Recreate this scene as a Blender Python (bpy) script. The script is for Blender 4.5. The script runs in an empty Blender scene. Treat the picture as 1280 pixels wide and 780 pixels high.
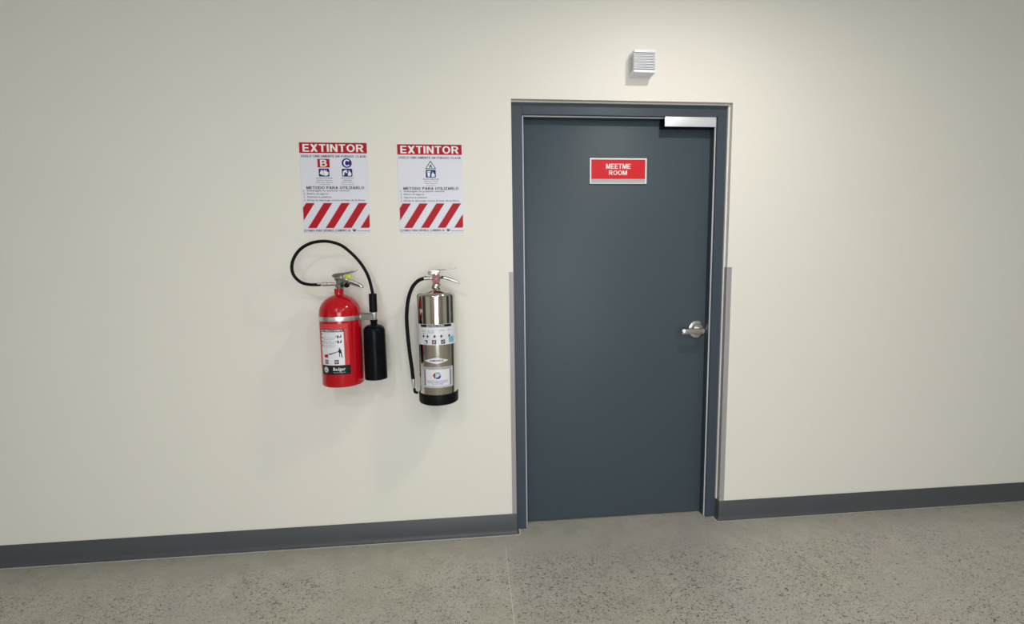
import bpy, bmesh, math, random
from mathutils import Vector, Matrix
random.seed(4)
S = bpy.context.scene
C = S.collection

# ------------------------------------------------------------------ camera
CAM_LOC = (-0.2052, -2.1695, 1.3209)
YAW, PITCH, ROLL, FPX = 0.0905, 0.1036, -0.0136, 585.03
F = Vector((math.sin(YAW)*math.cos(PITCH), math.cos(YAW)*math.cos(PITCH), -math.sin(PITCH)))
R0 = Vector((math.cos(YAW), -math.sin(YAW), 0)); U0 = R0.cross(F)
R1 = R0*math.cos(ROLL) + U0*math.sin(ROLL); U1 = -R0*math.sin(ROLL) + U0*math.cos(ROLL)
cam_d = bpy.data.cameras.new('camera'); cam = bpy.data.objects.new('camera', cam_d); C.objects.link(cam)
cam_d.sensor_fit = 'HORIZONTAL'; cam_d.sensor_width = 36.0; cam_d.lens = 36.0*FPX/1280.0; cam_d.clip_start = 0.05
m = Matrix((R1, U1, -F)).transposed().to_4x4(); m.translation = CAM_LOC
cam.matrix_world = m
S.camera = cam

# ------------------------------------------------------------------ world, daylight, exposure
W = bpy.data.worlds.new('world'); S.world = W; W.use_nodes = True
W.node_tree.nodes['Background'].inputs[0].default_value = (0.75, 0.85, 1.0, 1)
W.node_tree.nodes['Background'].inputs[1].default_value = 0.25
PANEL_POWER = 145.0       # emission strength of the round ceiling downlights
DAYLIGHT_POWER = 98.0    # daylight entering through the glazed opening in the rear wall
S.view_settings.view_transform = 'Standard'; S.view_settings.look = 'None'
S.view_settings.gamma = 1.0; S.view_settings.use_curve_mapping = False
S.view_settings.exposure = 0.20

# room extents and ceiling light layout: (x, y)
RX0, RX1, RY0, CEIL = -3.2, 3.6, -5.2, 2.62
LIGHTS = [(0.78, -0.98), (-1.00, -2.6), (0.78, -2.6), (-1.00, -4.2), (0.78, -4.2)]

ld = bpy.data.lights.new('daylight', 'AREA'); ld.shape = 'RECTANGLE'; ld.size = 1.8; ld.size_y = 2.2
ld.energy = DAYLIGHT_POWER; ld.color = (0.86, 0.93, 1.0)
lo = bpy.data.objects.new('daylight', ld); C.objects.link(lo)
lo.location = (0.10, RY0 - 0.22, 1.15); lo.rotation_euler = (math.radians(90), 0, math.radians(0))

# ------------------------------------------------------------------ materials
def mat(name, col, rough=0.5, metal=0.0, var=0.06, vscale=12.0, rvar=0.08, bump=0.0, bscale=200.0, spec=0.5, coat=0.0, emit=None, estr=0.0):
    mt = bpy.data.materials.new(name); mt.use_nodes = True
    nt = mt.node_tree; n = nt.nodes; L = nt.links
    b = n['Principled BSDF']
    tc = n.new('ShaderNodeTexCoord')
    nz = n.new('ShaderNodeTexNoise'); nz.inputs['Scale'].default_value = vscale; nz.inputs['Detail'].default_value = 4
    L.new(tc.outputs['Object'], nz.inputs['Vector'])
    mx = n.new('ShaderNodeMix'); mx.data_type = 'RGBA'
    lo_ = [max(0, c*(1-var)) for c in col]; hi_ = [min(1, c*(1+var)) for c in col]
    mx.inputs[6].default_value = (*lo_, 1); mx.inputs[7].default_value = (*hi_, 1)
    L.new(nz.outputs['Fac'], mx.inputs[0]); L.new(mx.outputs[2], b.inputs['Base Color'])
    mr = n.new('ShaderNodeMapRange'); mr.inputs[3].default_value = max(0.02, rough-rvar); mr.inputs[4].default_value = min(1, rough+rvar)
    L.new(nz.outputs['Fac'], mr.inputs[0]); L.new(mr.outputs[0], b.inputs['Roughness'])
    b.inputs['Metallic'].default_value = metal
    b.inputs['Specular IOR Level'].default_value = spec
    b.inputs['Coat Weight'].default_value = coat
    if bump:
        n2 = n.new('ShaderNodeTexNoise'); n2.inputs['Scale'].default_value = bscale; n2.inputs['Detail'].default_value = 3
        L.new(tc.outputs['Object'], n2.inputs['Vector'])
        bp = n.new('ShaderNodeBump'); bp.inputs['Strength'].default_value = bump; bp.inputs['Distance'].default_value = 0.002
        L.new(n2.outputs['Fac'], bp.inputs['Height']); L.new(bp.outputs['Normal'], b.inputs['Normal'])
    if emit:
        b.inputs['Emission Color'].default_value = (*emit, 1); b.inputs['Emission Strength'].default_value = estr
    return mt

def srgb(r, g, b):
    f = lambda v: (v/255/12.92) if v/255 <= 0.04045 else ((v/255+0.055)/1.055)**2.4
    return (f(r), f(g), f(b))

M = {}
M['wall'] = mat('cream_wall_paint', (0.81, 0.775, 0.705), 0.55, var=0.015, vscale=1.3, bump=0.12, bscale=260)
M['plain_wall'] = mat('beige_wall_paint', (0.64, 0.61, 0.54), 0.6, var=0.03, vscale=1.0)
M['ceiling'] = mat('white_ceiling_paint', (0.70, 0.69, 0.66), 0.8, var=0.02)
M['door'] = mat('slate_grey_door_paint', (0.059, 0.081, 0.098), 0.48, var=0.05, vscale=2.0, bump=0.05, bscale=350, spec=0.3)
M['frame'] = mat('slate_grey_frame_paint', (0.052, 0.067, 0.088), 0.42, var=0.04, vscale=3.0, bump=0.04, bscale=350, spec=0.3)
M['gasket'] = mat('pale_grey_seal', (0.50, 0.52, 0.55), 0.4)
M['sealant'] = mat('white_sealant', (0.76, 0.74, 0.69), 0.45, var=0.05, vscale=40)
M['base'] = mat('dark_grey_vinyl', (0.074, 0.080, 0.086), 0.45, var=0.06, vscale=3, spec=0.3)
M['guard'] = mat('grey_corner_guard_vinyl', (0.35, 0.33, 0.335), 0.35, var=0.04)
M['steel'] = mat('polished_stainless_steel', (0.55, 0.53, 0.48), 0.055, 1.0, var=0.02, rvar=0.02)
M['brushed'] = mat('brushed_aluminium', (0.72, 0.72, 0.74), 0.34, 1.0, var=0.04, vscale=60)
M['satin'] = mat('satin_anodised_aluminium', (0.72, 0.73, 0.77), 0.42, 0.35, var=0.03, vscale=50)
M['chrome'] = mat('satin_chrome', (0.60, 0.59, 0.57), 0.30, 1.0, var=0.03, vscale=50)
M['zinc'] = mat('cast_zinc', (0.27, 0.265, 0.25), 0.24, 1.0, var=0.08, vscale=50)
M['red'] = mat('red_enamel', (0.47, 0.003, 0.010), 0.11, var=0.05, vscale=6, rvar=0.03, spec=0.45)
M['red_decal'] = mat('translucent_red_decal', (0.62, 0.055, 0.06), 0.45, var=0.04, spec=0.2)
M['red_print'] = mat('red_print', (0.46, 0.006, 0.018), 0.45, var=0.04, spec=0.2)
M['door_red'] = mat('red_sign_film', (0.66, 0.022, 0.030), 0.4, var=0.05, vscale=15, spec=0.2)
M['black'] = mat('black_rubber', (0.006, 0.006, 0.008), 0.42, var=0.1, vscale=30, spec=0.10)
M['black_plastic'] = mat('black_plastic', (0.004, 0.005, 0.007), 0.28, var=0.1, vscale=20, spec=0.08)
M['black_print'] = mat('black_print', (0.015, 0.014, 0.016), 0.5, spec=0.2)
M['ink'] = mat('dark_grey_ink', (0.018, 0.018, 0.03), 0.5, spec=0.2)
M['blue'] = mat('navy_blue_print', (0.014, 0.024, 0.19), 0.45, spec=0.2)
M['green'] = mat('green_print', (0.03, 0.13, 0.10), 0.45, spec=0.2)
M['light_green'] = mat('light_green_print', (0.15, 0.42, 0.22), 0.45)
M['cyan'] = mat('sky_blue_print', (0.22, 0.44, 0.58), 0.4)
M['sign_white'] = mat('white_sign_sheet', (0.735, 0.73, 0.82), 0.38, var=0.015)
M['print_white'] = mat('white_print', (0.82, 0.82, 0.83), 0.4, var=0.02)
M['label_white'] = mat('white_label_paper', (0.74, 0.74, 0.79), 0.38, var=0.03)
M['label_grey'] = mat('grey_label_paper', (0.52, 0.52, 0.54), 0.4, var=0.03)
M['hatch_grey'] = mat('grey_hatch_print', (0.20, 0.20, 0.21), 0.4)
M['white_plastic'] = mat('white_plastic', (0.86, 0.855, 0.90), 0.4, var=0.02)
M['slot_shade'] = mat('grille_gap_shade', (0.05, 0.045, 0.09), 0.6)  # shade of the sounder's gaps and vents put into the colour
M['yellow'] = mat('yellow_green_tag', (0.52, 0.62, 0.03), 0.4)
M['gauge_red'] = mat('dull_red_gauge', (0.30, 0.06, 0.08), 0.4, var=0.25, vscale=160)
M['line_filler'] = mat('pale_joint_filler', (0.60, 0.58, 0.50), 0.6, var=0.12, vscale=40)
M['diffuser'] = mat('light_diffuser', (0.9, 0.9, 0.9), 0.5, emit=(1.0, 0.965, 0.90), estr=PANEL_POWER)
M['glass'] = bpy.data.materials.new('clear_glass')
M['glass'].use_nodes = True
_nt = M['glass'].node_tree; _nt.nodes.clear()
_o = _nt.nodes.new('ShaderNodeOutputMaterial'); _t = _nt.nodes.new('ShaderNodeBsdfTransparent'); _g = _nt.nodes.new('ShaderNodeBsdfGlossy')
_g.inputs['Roughness'].default_value = 0.02; _x = _nt.nodes.new('ShaderNodeMixShader'); _x.inputs[0].default_value = 0.07
_nt.links.new(_t.outputs[0], _x.inputs[1]); _nt.links.new(_g.outputs[0], _x.inputs[2]); _nt.links.new(_x.outputs[0], _o.inputs[0])

def concrete():
    mt = bpy.data.materials.new('ground_concrete'); mt.use_nodes = True
    nt = mt.node_tree; n = nt.nodes; L = nt.links; b = n['Principled BSDF']
    tc = n.new('ShaderNodeTexCoord'); P = tc.outputs['Object']
    def noise(sc, det=4, dist=0.0):
        x = n.new('ShaderNodeTexNoise'); x.inputs['Scale'].default_value = sc; x.inputs['Detail'].default_value = det
        x.inputs['Distortion'].default_value = dist; L.new(P, x.inputs['Vector']); return x.outputs['Fac']
    def mix(f, a, c):
        x = n.new('ShaderNodeMix'); x.data_type = 'RGBA'
        if isinstance(f, float): x.inputs[0].default_value = f
        else: L.new(f, x.inputs[0])
        for i, v in ((6, a), (7, c)):
            if isinstance(v, tuple): x.inputs[i].default_value = (*v, 1)
            else: L.new(v, x.inputs[i])
        return x.outputs[2]
    def rng(v, a, c, d=0.0, e=1.0):
        x = n.new('ShaderNodeMapRange'); x.inputs[1].default_value = a; x.inputs[2].default_value = c
        x.inputs[3].default_value = d; x.inputs[4].default_value = e; L.new(v, x.inputs[0]); return x.outputs[0]
    def math_(op, a, c):
        x = n.new('ShaderNodeMath'); x.operation = op
        for i, v in ((0, a), (1, c)):
            if isinstance(v, (int, float)): x.inputs[i].default_value = v
            else: L.new(v, x.inputs[i])
        return x.outputs[0]
    def cells(sc, size, keep, stretch=None):
        v = n.new('ShaderNodeTexVoronoi'); v.inputs['Scale'].default_value = sc
        if stretch:
            mp = n.new('ShaderNodeMapping'); mp.inputs['Scale'].default_value = stretch; mp.inputs['Rotation'].default_value = (0, 0, 0.6)
            L.new(P, mp.inputs['Vector']); L.new(mp.outputs[0], v.inputs['Vector'])
        else: L.new(P, v.inputs['Vector'])
        sep = n.new('ShaderNodeSeparateColor'); L.new(v.outputs['Color'], sep.inputs[0])
        sz = math_('MULTIPLY', sep.outputs[1], size)
        inside = math_('LESS_THAN', v.outputs['Distance'], sz)
        return math_('MULTIPLY', inside, math_('GREATER_THAN', sep.outputs[0], 1-keep))
    base = mix(rng(noise(2.6, 5, 0.4), 0.36, 0.64), (0.335, 0.325, 0.262), (0.385, 0.355, 0.320))
    base = mix(rng(noise(9, 6, 0.6), 0.3, 0.75), base, (0.44, 0.425, 0.36))
    base = mix(math_('MULTIPLY', rng(noise(1.7, 3), 0.48, 0.68), 0.5), base, (0.39, 0.34, 0.345))
    base = mix(math_('MULTIPLY', rng(noise(5.5, 6, 1.2), 0.55, 0.75), 0.35), base, (0.26, 0.255, 0.21))
    fine = rng(noise(140, 3), 0.3, 0.7)
    base = mix(math_('MULTIPLY', fine, 0.35), base, (0.56, 0.54, 0.48))
    # aggregate shows where the slab was ground: a hand's width off the wall and in patches
    sx = n.new('ShaderNodeSeparateXYZ'); L.new(P, sx.inputs[0])
    edge = rng(math_('ADD', sx.outputs[1], math_('MULTIPLY', noise(4.5, 3), 0.18)), 0.0, -0.16)
    patch = math_('MULTIPLY', edge, rng(noise(2.2, 3, 0.3), 0.36, 0.60, 0.5, 1.0))
    base = mix(math_('MULTIPLY', cells(230, 0.70, 0.62), math_('MULTIPLY', patch, 0.75)), base, (0.13, 0.12, 0.105))
    base = mix(math_('MULTIPLY', cells(170, 0.5, 0.35), math_('MULTIPLY', patch, 0.5)), base, (0.62, 0.59, 0.54))
    base = mix(math_('MULTIPLY', cells(105, 0.58, 0.32, (1, 1.6, 1)), math_('MULTIPLY', patch, 0.9)), base, (0.055, 0.05, 0.045))
    base = mix(math_('MULTIPLY', cells(48, 0.34, 0.16, (1, 2.0, 1)), math_('MULTIPLY', edge, 0.85)), base, (0.035, 0.033, 0.03))
    L.new(base, b.inputs['Base Color'])
    L.new(rng(noise(20, 4), 0.3, 0.7, 0.24, 0.36), b.inputs['Roughness'])
    bp = n.new('ShaderNodeBump'); bp.inputs['Strength'].default_value = 0.08; bp.inputs['Distance'].default_value = 0.002
    L.new(noise(120, 4), bp.inputs['Height']); L.new(bp.outputs['Normal'], b.inputs['Normal'])
    return mt
M['floor'] = concrete()

# ------------------------------------------------------------------ mesh helpers (world coordinates)
class MB:
    def __init__(s): s.v = []; s.f = []; s.sm = []
    def add(s, vs, fs, smooth=False):
        o = len(s.v); s.v += [tuple(x) for x in vs]
        for f in fs: s.f.append([i+o for i in f]); s.sm.append(smooth)
        return s
    def box(s, x0, x1, y0, y1, z0, z1, bev=0.0, seg=2):
        bm = bmesh.new()
        vs = [bm.verts.new((x, y, z)) for x in (x0, x1) for y in (y0, y1) for z in (z0, z1)]
        for q in ((0,1,3,2), (4,6,7,5), (0,4,5,1), (2,3,7,6), (0,2,6,4), (1,5,7,3)): bm.faces.new([vs[i] for i in q])
        bmesh.ops.recalc_face_normals(bm, faces=bm.faces)
        if bev: bmesh.ops.bevel(bm, geom=list(bm.edges), offset=bev, segments=seg, affect='EDGES', profile=0.5)
        return s.from_bm(bm, bev > 0)
    def from_bm(s, bm, smooth=False):
        bm.verts.index_update()
        s.add([v.co[:] for v in bm.verts], [[v.index for v in f.verts] for f in bm.faces], smooth); bm.free(); return s
    def prism(s, pts, fn, a, b, bev=0.0):
        """polygon pts (p,q) extruded from a to b; fn(p,q,t) -> xyz"""
        bm = bmesh.new()
        lo = [bm.verts.new(fn(p, q, a)) for p, q in pts]; hi = [bm.verts.new(fn(p, q, b)) for p, q in pts]
        bm.faces.new(lo); bm.faces.new(hi[::-1]); k = len(pts)
        for i in range(k): bm.faces.new((lo[i], hi[i], hi[(i+1) % k], lo[(i+1) % k]))
        bmesh.ops.recalc_face_normals(bm, faces=bm.faces)
        if bev: bmesh.ops.bevel(bm, geom=list(bm.edges), offset=bev, segments=2, affect='EDGES', profile=0.5)
        return s.from_bm(bm, bev > 0)
    def lathe(s, prof, c, axis='z', n=48):
        """prof = [(r, h)]; turned about an axis through c"""
        vs = []; k = len(prof)
        for j in range(n):
            a = 2*math.pi*j/n; ca, sa = math.cos(a), math.sin(a)
            for r, h in prof:
                if axis == 'z': vs.append((c[0]+r*ca, c[1]+r*sa, c[2]+h))
                elif axis == 'y': vs.append((c[0]+r*ca, c[1]+h, c[2]+r*sa))
                else: vs.append((c[0]+h, c[1]+r*ca, c[2]+r*sa))
        fs = []
        for j in range(n):
            j2 = (j+1) % n
            for i in range(k-1):
                q = (j*k+i, j2*k+i, j2*k+i+1, j*k+i+1)
                fs.append(q if axis != 'y' else q[::-1])
        return s.add(vs, fs, True)
    def tube(s, pts, rad, n=14, flat=1.0, cap=True):
        """swept tube; rad is a number or a list; flat squashes it along y"""
        pts = [Vector(p) for p in pts]
        rs = rad if isinstance(rad, (list, tuple)) else [rad]*len(pts)
        vs = []; fs = []; ref = Vector((0, 1, 0))
        for i, p in enumerate(pts):
            t = (pts[min(i+1, len(pts)-1)] - pts[max(i-1, 0)]).normalized()
            u = ref - t*ref.dot(t); u.normalize(); w = t.cross(u)
            ref = u
            for j in range(n):
                a = 2*math.pi*j/n
                vs.append(p + u*(rs[i]*flat*math.cos(a)) + w*(rs[i]*math.sin(a)))
        for i in range(len(pts)-1):
            for j in range(n):
                fs.append((i*n+j, i*n+(j+1) % n, (i+1)*n+(j+1) % n, (i+1)*n+j))
        if cap:
            fs.append(tuple(range(n))[::-1]); fs.append(tuple((len(pts)-1)*n+j for j in range(n)))
        return s.add(vs, fs, True)
    def build(s, name, material, parent=None, angle=35):
        o = None
        off = Vector((0, 0, 0)); q = parent
        while q is not None: off += q.location; q = q.parent
        me = bpy.data.meshes.new(name)
        me.from_pydata([tuple(Vector(v)-off) for v in s.v], [], s.f)
        me.polygons.foreach_set('use_smooth', s.sm); me.update()
        bm = bmesh.new(); bm.from_mesh(me); bmesh.ops.recalc_face_normals(bm, faces=bm.faces); bm.to_mesh(me); bm.free()
        if any(s.sm): me.set_sharp_from_angle(angle=math.radians(angle))
        me.materials.append(M[material] if isinstance(material, str) else material)
        o = bpy.data.objects.new(name, me); C.objects.link(o)
        if parent: o.parent = parent
        return o
def spline(pts, k=6):
    P = [Vector(p) for p in pts]; out = []
    for i in range(len(P)-1):
        a = P[max(i-1, 0)]; b = P[i]; c = P[i+1]; d = P[min(i+2, len(P)-1)]
        for j in range(k):
            t = j/k
            out.append(0.5*((2*b)+(c-a)*t+(2*a-5*b+4*c-d)*t*t+(3*b-a-3*c+d)*t**3))
    out.append(P[-1]); return out
def tag(o, label=None, cat=None, group=None, kind=None):
    for k, v in (('label', label), ('category', cat), ('group', group), ('kind', kind)):
        if v: o[k] = v
    return o
def empty(name, loc, **kw):
    o = bpy.data.objects.new(name, None); C.objects.link(o); o.location = loc; o.empty_display_size = 0.05
    return tag(o, **kw)
def struct(o, label=None): return tag(o, label=label, kind='structure')

# print helpers: a surface map turns (s, z, offset) into a point of the carrying surface
def flat_map(x0, y): return lambda s, z, o: (x0+s, y-o, z)
def cyl_map(cx, cy, R):
    f = lambda s, z, o: (cx+(R+o)*math.sin(s/R), cy-(R+o)*math.cos(s/R), z)
    f.step = R*math.radians(5)
    return f
def clip(poly, a, keep_gt):
    out = []
    for i in range(len(poly)):
        p, q = poly[i], poly[(i+1) % len(poly)]
        ip = (p[0] >= a) == keep_gt; iq = (q[0] >= a) == keep_gt
        if ip: out.append(p)
        if ip != iq:
            f = (a-p[0])/(q[0]-p[0]); out.append((a, p[1]+(q[1]-p[1])*f))
    return out
def p_rect(mp, s0, s1, z0, z1, o, n=1, mb=None):
    mb = mb or MB(); vs = []
    for i in range(n+1):
        s = s0+(s1-s0)*i/n; vs += [mp(s, z0, o), mp(s, z1, o)]
    return mb.add(vs, [(2*i, 2*i+2, 2*i+3, 2*i+1) for i in range(n)], n > 1)
def p_poly(mp, pts, o, mb=None):
    mb = mb or MB(); st = getattr(mp, 'step', None)
    lo, hi = min(p[0] for p in pts), max(p[0] for p in pts)
    if st and hi-lo > st:
        n = math.ceil((hi-lo)/st)
        for i in range(n):
            q = pts
            if i: q = clip(q, lo+(hi-lo)*i/n, True)
            if i < n-1: q = clip(q, lo+(hi-lo)*(i+1)/n, False)
            if len(q) > 2: mb.add([mp(s, z, o) for s, z in q], [list(range(len(q)))])
        return mb
    return mb.add([mp(s, z, o) for s, z in pts], [list(range(len(pts)))])
def p_disc(mp, s, z, rs, rz, o, n=28, mb=None, r_in=0.0):
    mb = mb or MB()
    if r_in:
        vs = []
        for i in range(n):
            a = 2*math.pi*i/n; vs += [mp(s+rs*math.cos(a), z+rz*math.sin(a), o), mp(s+rs*r_in*math.cos(a), z+rz*r_in*math.sin(a), o)]
        return mb.add(vs, [(2*i, (2*i+2) % (2*n), (2*i+3) % (2*n), 2*i+1) for i in range(n)])
    return p_poly(mp, [(s+rs*math.cos(2*math.pi*i/n), z+rz*math.sin(2*math.pi*i/n)) for i in range(n)], o, mb)
def p_round(mp, s0, s1, z0, z1, r, o, mb=None):
    pts = []
    for cx, cz, a0 in ((s1-r, z1-r, 0), (s0+r, z1-r, 90), (s0+r, z0+r, 180), (s1-r, z0+r, 270)):
        for k in range(5):
            a = math.radians(a0+k*22.5); pts.append((cx+r*math.cos(a), cz+r*math.sin(a)))
    return p_poly(mp, pts, o, mb)
_fc = bpy.data.curves.new('lettering_source', 'FONT'); _fo = bpy.data.objects.new('lettering_source', _fc); C.objects.link(_fo)
_fc.resolution_u = 3
def p_text(mp, body, s0, s1, z0, z1, o, bold=0.0, mb=None):
    """lettering fitted to the box s0..s1, z0..z1"""
    mb = mb or MB()
    _fc.body = body; _fc.offset = bold; _fc.size = 1.0
    bpy.context.view_layer.update()
    ev = _fo.evaluated_get(bpy.context.evaluated_depsgraph_get()); me = ev.to_mesh()
    vs = [v.co.copy() for v in me.vertices]; fs = [list(p.vertices) for p in me.polygons]; ev.to_mesh_clear()
    ax = min(v.x for v in vs); bx = max(v.x for v in vs); ay = min(v.y for v in vs); by = max(v.y for v in vs)
    return mb.add([mp(s0+(v.x-ax)/(bx-ax)*(s1-s0), z0+(v.y-ay)/(by-ay)*(z1-z0), o) for v in vs], fs)

# bold block capitals built from bars, arcs and slanted bars (unit cap height)
TS = 0.185
def _g(c):
    t = TS; h = t/2
    B = lambda x0, y0, x1, y1: ('g', [(x0, y0), (x1, y0), (x1, y1), (x0, y1)])
    def A(cx, cy, rx, ry, a0, a1, n=14): return ('a', cx, cy, rx, ry, a0, a1, n)
    G = lambda *p: ('g', list(p))
    if c == 'E': return 0.60, [B(0,0,t,1), B(0,0,.60,t*.9), B(0,.41,.56,.41+t*.9), B(0,1-t*.9,.59,1)]
    if c == 'F': return 0.56, [B(0,0,t,1), B(0,.41,.52,.41+t*.9), B(0,1-t*.9,.56,1)]
    if c == 'L': return 0.56, [B(0,0,t,1), B(0,0,.56,t*.9)]
    if c == 'T': return 0.62, [B(.31-h,0,.31+h,1), B(0,1-t*.9,.62,1)]
    if c == 'I': return t, [B(0,0,t,1)]
    if c == 'H': return 0.68, [B(0,0,t,1), B(.68-t,0,.68,1), B(0,.42,.68,.42+t*.9)]
    if c == 'X': return 0.70, [G((0,0),(.23,0),(.70,1),(.47,1)), G((.47,0),(.70,0),(.23,1),(0,1))]
    if c == 'V': return 0.68, [G((.24,0),(.44,0),(.20,1),(0,1)), G((.24,0),(.44,0),(.68,1),(.48,1))]
    if c == 'A': return 0.74, [G((0,0),(.20,0),(.47,1),(.27,1)), G((.54,0),(.74,0),(.47,1),(.27,1)), B(.17,.20,.57,.20+t*.85)]
    if c == 'N': return 0.70, [B(0,0,t,1), B(.70-t,0,.70,1), G((.70-t-.02,0),(.70,0),(t+.02,1),(0,1))]
    if c == 'M': return 0.84, [B(0,0,t*.95,1), B(.84-t*.95,0,.84,1), G((.34,0),(.50,0),(t+.06,1),(0,1)), G((.34,0),(.50,0),(.84,1),(.78-t,1))]
    if c == 'Z': return 0.62, [B(0,0,.62,t*.9), B(0,1-t*.9,.62,1), G((0,t*.8),(.24,t*.8),(.62,1-t*.8),(.38,1-t*.8))]
    if c == 'O': return 0.78, [A(.39,.5,.39,.51,0,360,28)]
    if c == 'Q': return 0.78, [A(.39,.5,.39,.51,0,360,28), G((.45,.22),(.56,.30),(.76,.04),(.65,-.06))]
    if c == 'C': return 0.74, [A(.39,.5,.39,.51,38,322,24)]
    if c == 'G': return 0.76, [A(.39,.5,.39,.51,40,345,24), B(.42,.38,.76,.38+t*.85), B(.76-t*.9,.06,.76,.45)]
    if c == 'U': return 0.70, [B(0,.34,t,1), B(.70-t,.34,.70,1), A(.35,.35,.35,.36,180,360,14)]
    if c == 'D': return 0.72, [B(0,0,t,1), B(0,0,.33,t*.9), B(0,1-t*.9,.33,1), A(.32,.5,.40,.5,-90,90,16)]
    if c == 'P': return 0.66, [B(0,0,t,1), B(0,1-t*.9,.38,1), B(0,.38,.38,.38+t*.9), A(.36,.69,.30,.31,-90,90,14)]
    if c == 'R': return 0.72, [B(0,0,t,1), B(0,1-t*.9,.40,1), B(0,.40,.40,.40+t*.9), A(.38,.70,.30,.30,-90,90,14), G((.49,0),(.72,0),(.50,.45),(.28,.45))]
    if c == 'B': return 0.70, [B(0,0,t,1), B(0,0,.40,t*.9), B(0,1-t*.9,.38,1), B(0,.44,.40,.44+t*.8), A(.37,.745,.29,.255,-90,90,14), A(.40,.295,.30,.295,-90,90,14)]
    if c == 'S': return 0.66, [A(.33,.73,.31,.27,20,270,16), A(.33,.27,.33,.28,-160,90,16)]
    if c == ',': return 0.18, [G((0,0),(.18,0),(.18,.18),(0,.18)), G((.06,0),(.18,0),(.08,-.16),(0,-.16))]
    if c == '.': return 0.18, [B(0,0,.18,.18)]
    return 0.30, []
def p_caps(mp, body, s0, s1, z0, z1, o, weight=None, mb=None):
    global TS
    mb = mb or MB(); keep = TS
    if weight: TS = weight
    x = 0.0; polys = []
    for c in body:
        w, ops = _g(c)
        for op in ops:
            if op[0] == 'g': polys.append([(x+a, b) for a, b in op[1]])
            else:
                _, cx, cy, rx, ry, a0, a1, n = op
                for i in range(n):
                    q = []
                    for a, k in ((a0+(a1-a0)*i/n, 0), (a0+(a1-a0)*(i+1)/n, 0), (a0+(a1-a0)*(i+1)/n, 1), (a0+(a1-a0)*i/n, 1)):
                        a = math.radians(a); q.append((x+cx+(rx-k*TS)*math.cos(a), cy+(ry-k*TS*.92)*math.sin(a)))
                    polys.append(q)
        x += w + 0.11
    W_ = x-0.11; TS = keep
    for k, q in enumerate(polys):
        p_poly(mp, [(s0+a/W_*(s1-s0), z0+b*(z1-z0)) for a, b in q], o+0.000004*(k % 7), mb)
    return mb

# ------------------------------------------------------------------ room shell
OW, OH, REC = 1.041, 2.053, 0.034          # door opening width, height, recess of the frame face
mb = MB().box(RX0, 0, 0, 0.16, 0, CEIL).box(OW, RX1, 0, 0.16, 0, CEIL).box(0, OW, 0, 0.16, OH, CEIL)
struct(mb.build('wall_front', 'wall'), 'cream painted wall around the grey door')
floor = struct(MB().box(RX0, RX1, RY0, 0.6, -0.08, 0).build('floor', 'floor'), 'ground grey concrete floor with dark aggregate specks')
jl = MB(); jp = [(-0.0638, -0.112), (-0.0655, -0.3), (-0.0678, -0.58), (-0.070, -1.6), (-0.070, RY0+0.05)]
vs = []; fs = []
for i, (x, y) in enumerate(jp):
    vs += [(x-0.0017, y, 0.0004), (x+0.0017, y, 0.0004)]
    if i: fs.append((2*i-2, 2*i-1, 2*i+1, 2*i))
jl.add(vs, fs).build('control_joint', 'line_filler', floor)
struct(MB().box(RX0, RX1, RY0, 0.16, CEIL, CEIL+0.1).build('ceiling', 'ceiling'))
struct(MB().box(RX0-0.1, RX0, RY0, 0.16, 0, CEIL).build('wall_left', 'plain_wall'))
struct(MB().box(RX1, RX1+0.1, RY0, 0.16, 0, CEIL).build('wall_right', 'plain_wall'))
wx0, wx1, wz1 = -0.80, 1.00, 2.25
struct(MB().box(RX0, wx0, RY0-0.12, RY0, 0, CEIL).box(wx1, RX1, RY0-0.12, RY0, 0, CEIL).box(wx0, wx1, RY0-0.12, RY0, wz1, CEIL).build('wall_rear', 'plain_wall'))
win = struct(empty('window_1', (0.1, RY0, 0)), 'tall glazed opening in the rear wall')
fr = MB().box(wx0, wx0+0.05, RY0-0.1, RY0-0.03, 0.0, wz1).box(wx1-0.05, wx1, RY0-0.1, RY0-0.03, 0.0, wz1)
fr.box(wx0+0.05, wx1-0.05, RY0-0.1, RY0-0.03, wz1-0.05, wz1).box(wx0+0.05, wx1-0.05, RY0-0.1, RY0-0.03, 0, 0.06)
fr.build('window_frame', 'brushed', win)
MB().box(wx0+0.05, wx1-0.05, RY0-0.07, RY0-0.062, 0.06, wz1-0.05).build('pane', 'glass', win)

# unseen slate grey doors, added to put dark stripes in the steel's reflection
for nm, xw, sg, lb in (('added_door_2', RX0, 1, 'unseen slate grey door added in the left side wall for dark reflections'), ('added_door_3', RX1, -1, 'unseen slate grey door added in the right side wall for dark reflections')):
    d_ = struct(empty(nm, (xw, -1.2, 0)), lb)
    f = MB()
    for y0, y1, z0, z1 in ((-1.80, -1.75, 0, 2.10), (-0.65, -0.60, 0, 2.10), (-1.75, -0.65, 2.05, 2.10)):
        f.box(min(xw, xw+sg*0.03), max(xw, xw+sg*0.03), y0, y1, z0, z1, 0.002)
    f.build('door_frame', 'frame', d_)
    lf = MB().box(min(xw, xw+sg*0.012), max(xw, xw+sg*0.012), -1.75, -0.65, 0.006, 2.05).build('door_leaf', 'door', d_)
    MB().tube([(xw+sg*0.012, -1.66, 1.0), (xw+sg*0.06, -1.66, 1.0), (xw+sg*0.065, -1.64, 1.0), (xw+sg*0.065, -1.54, 1.0)], 0.010, 10).build('lever', 'chrome', lf)

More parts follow.
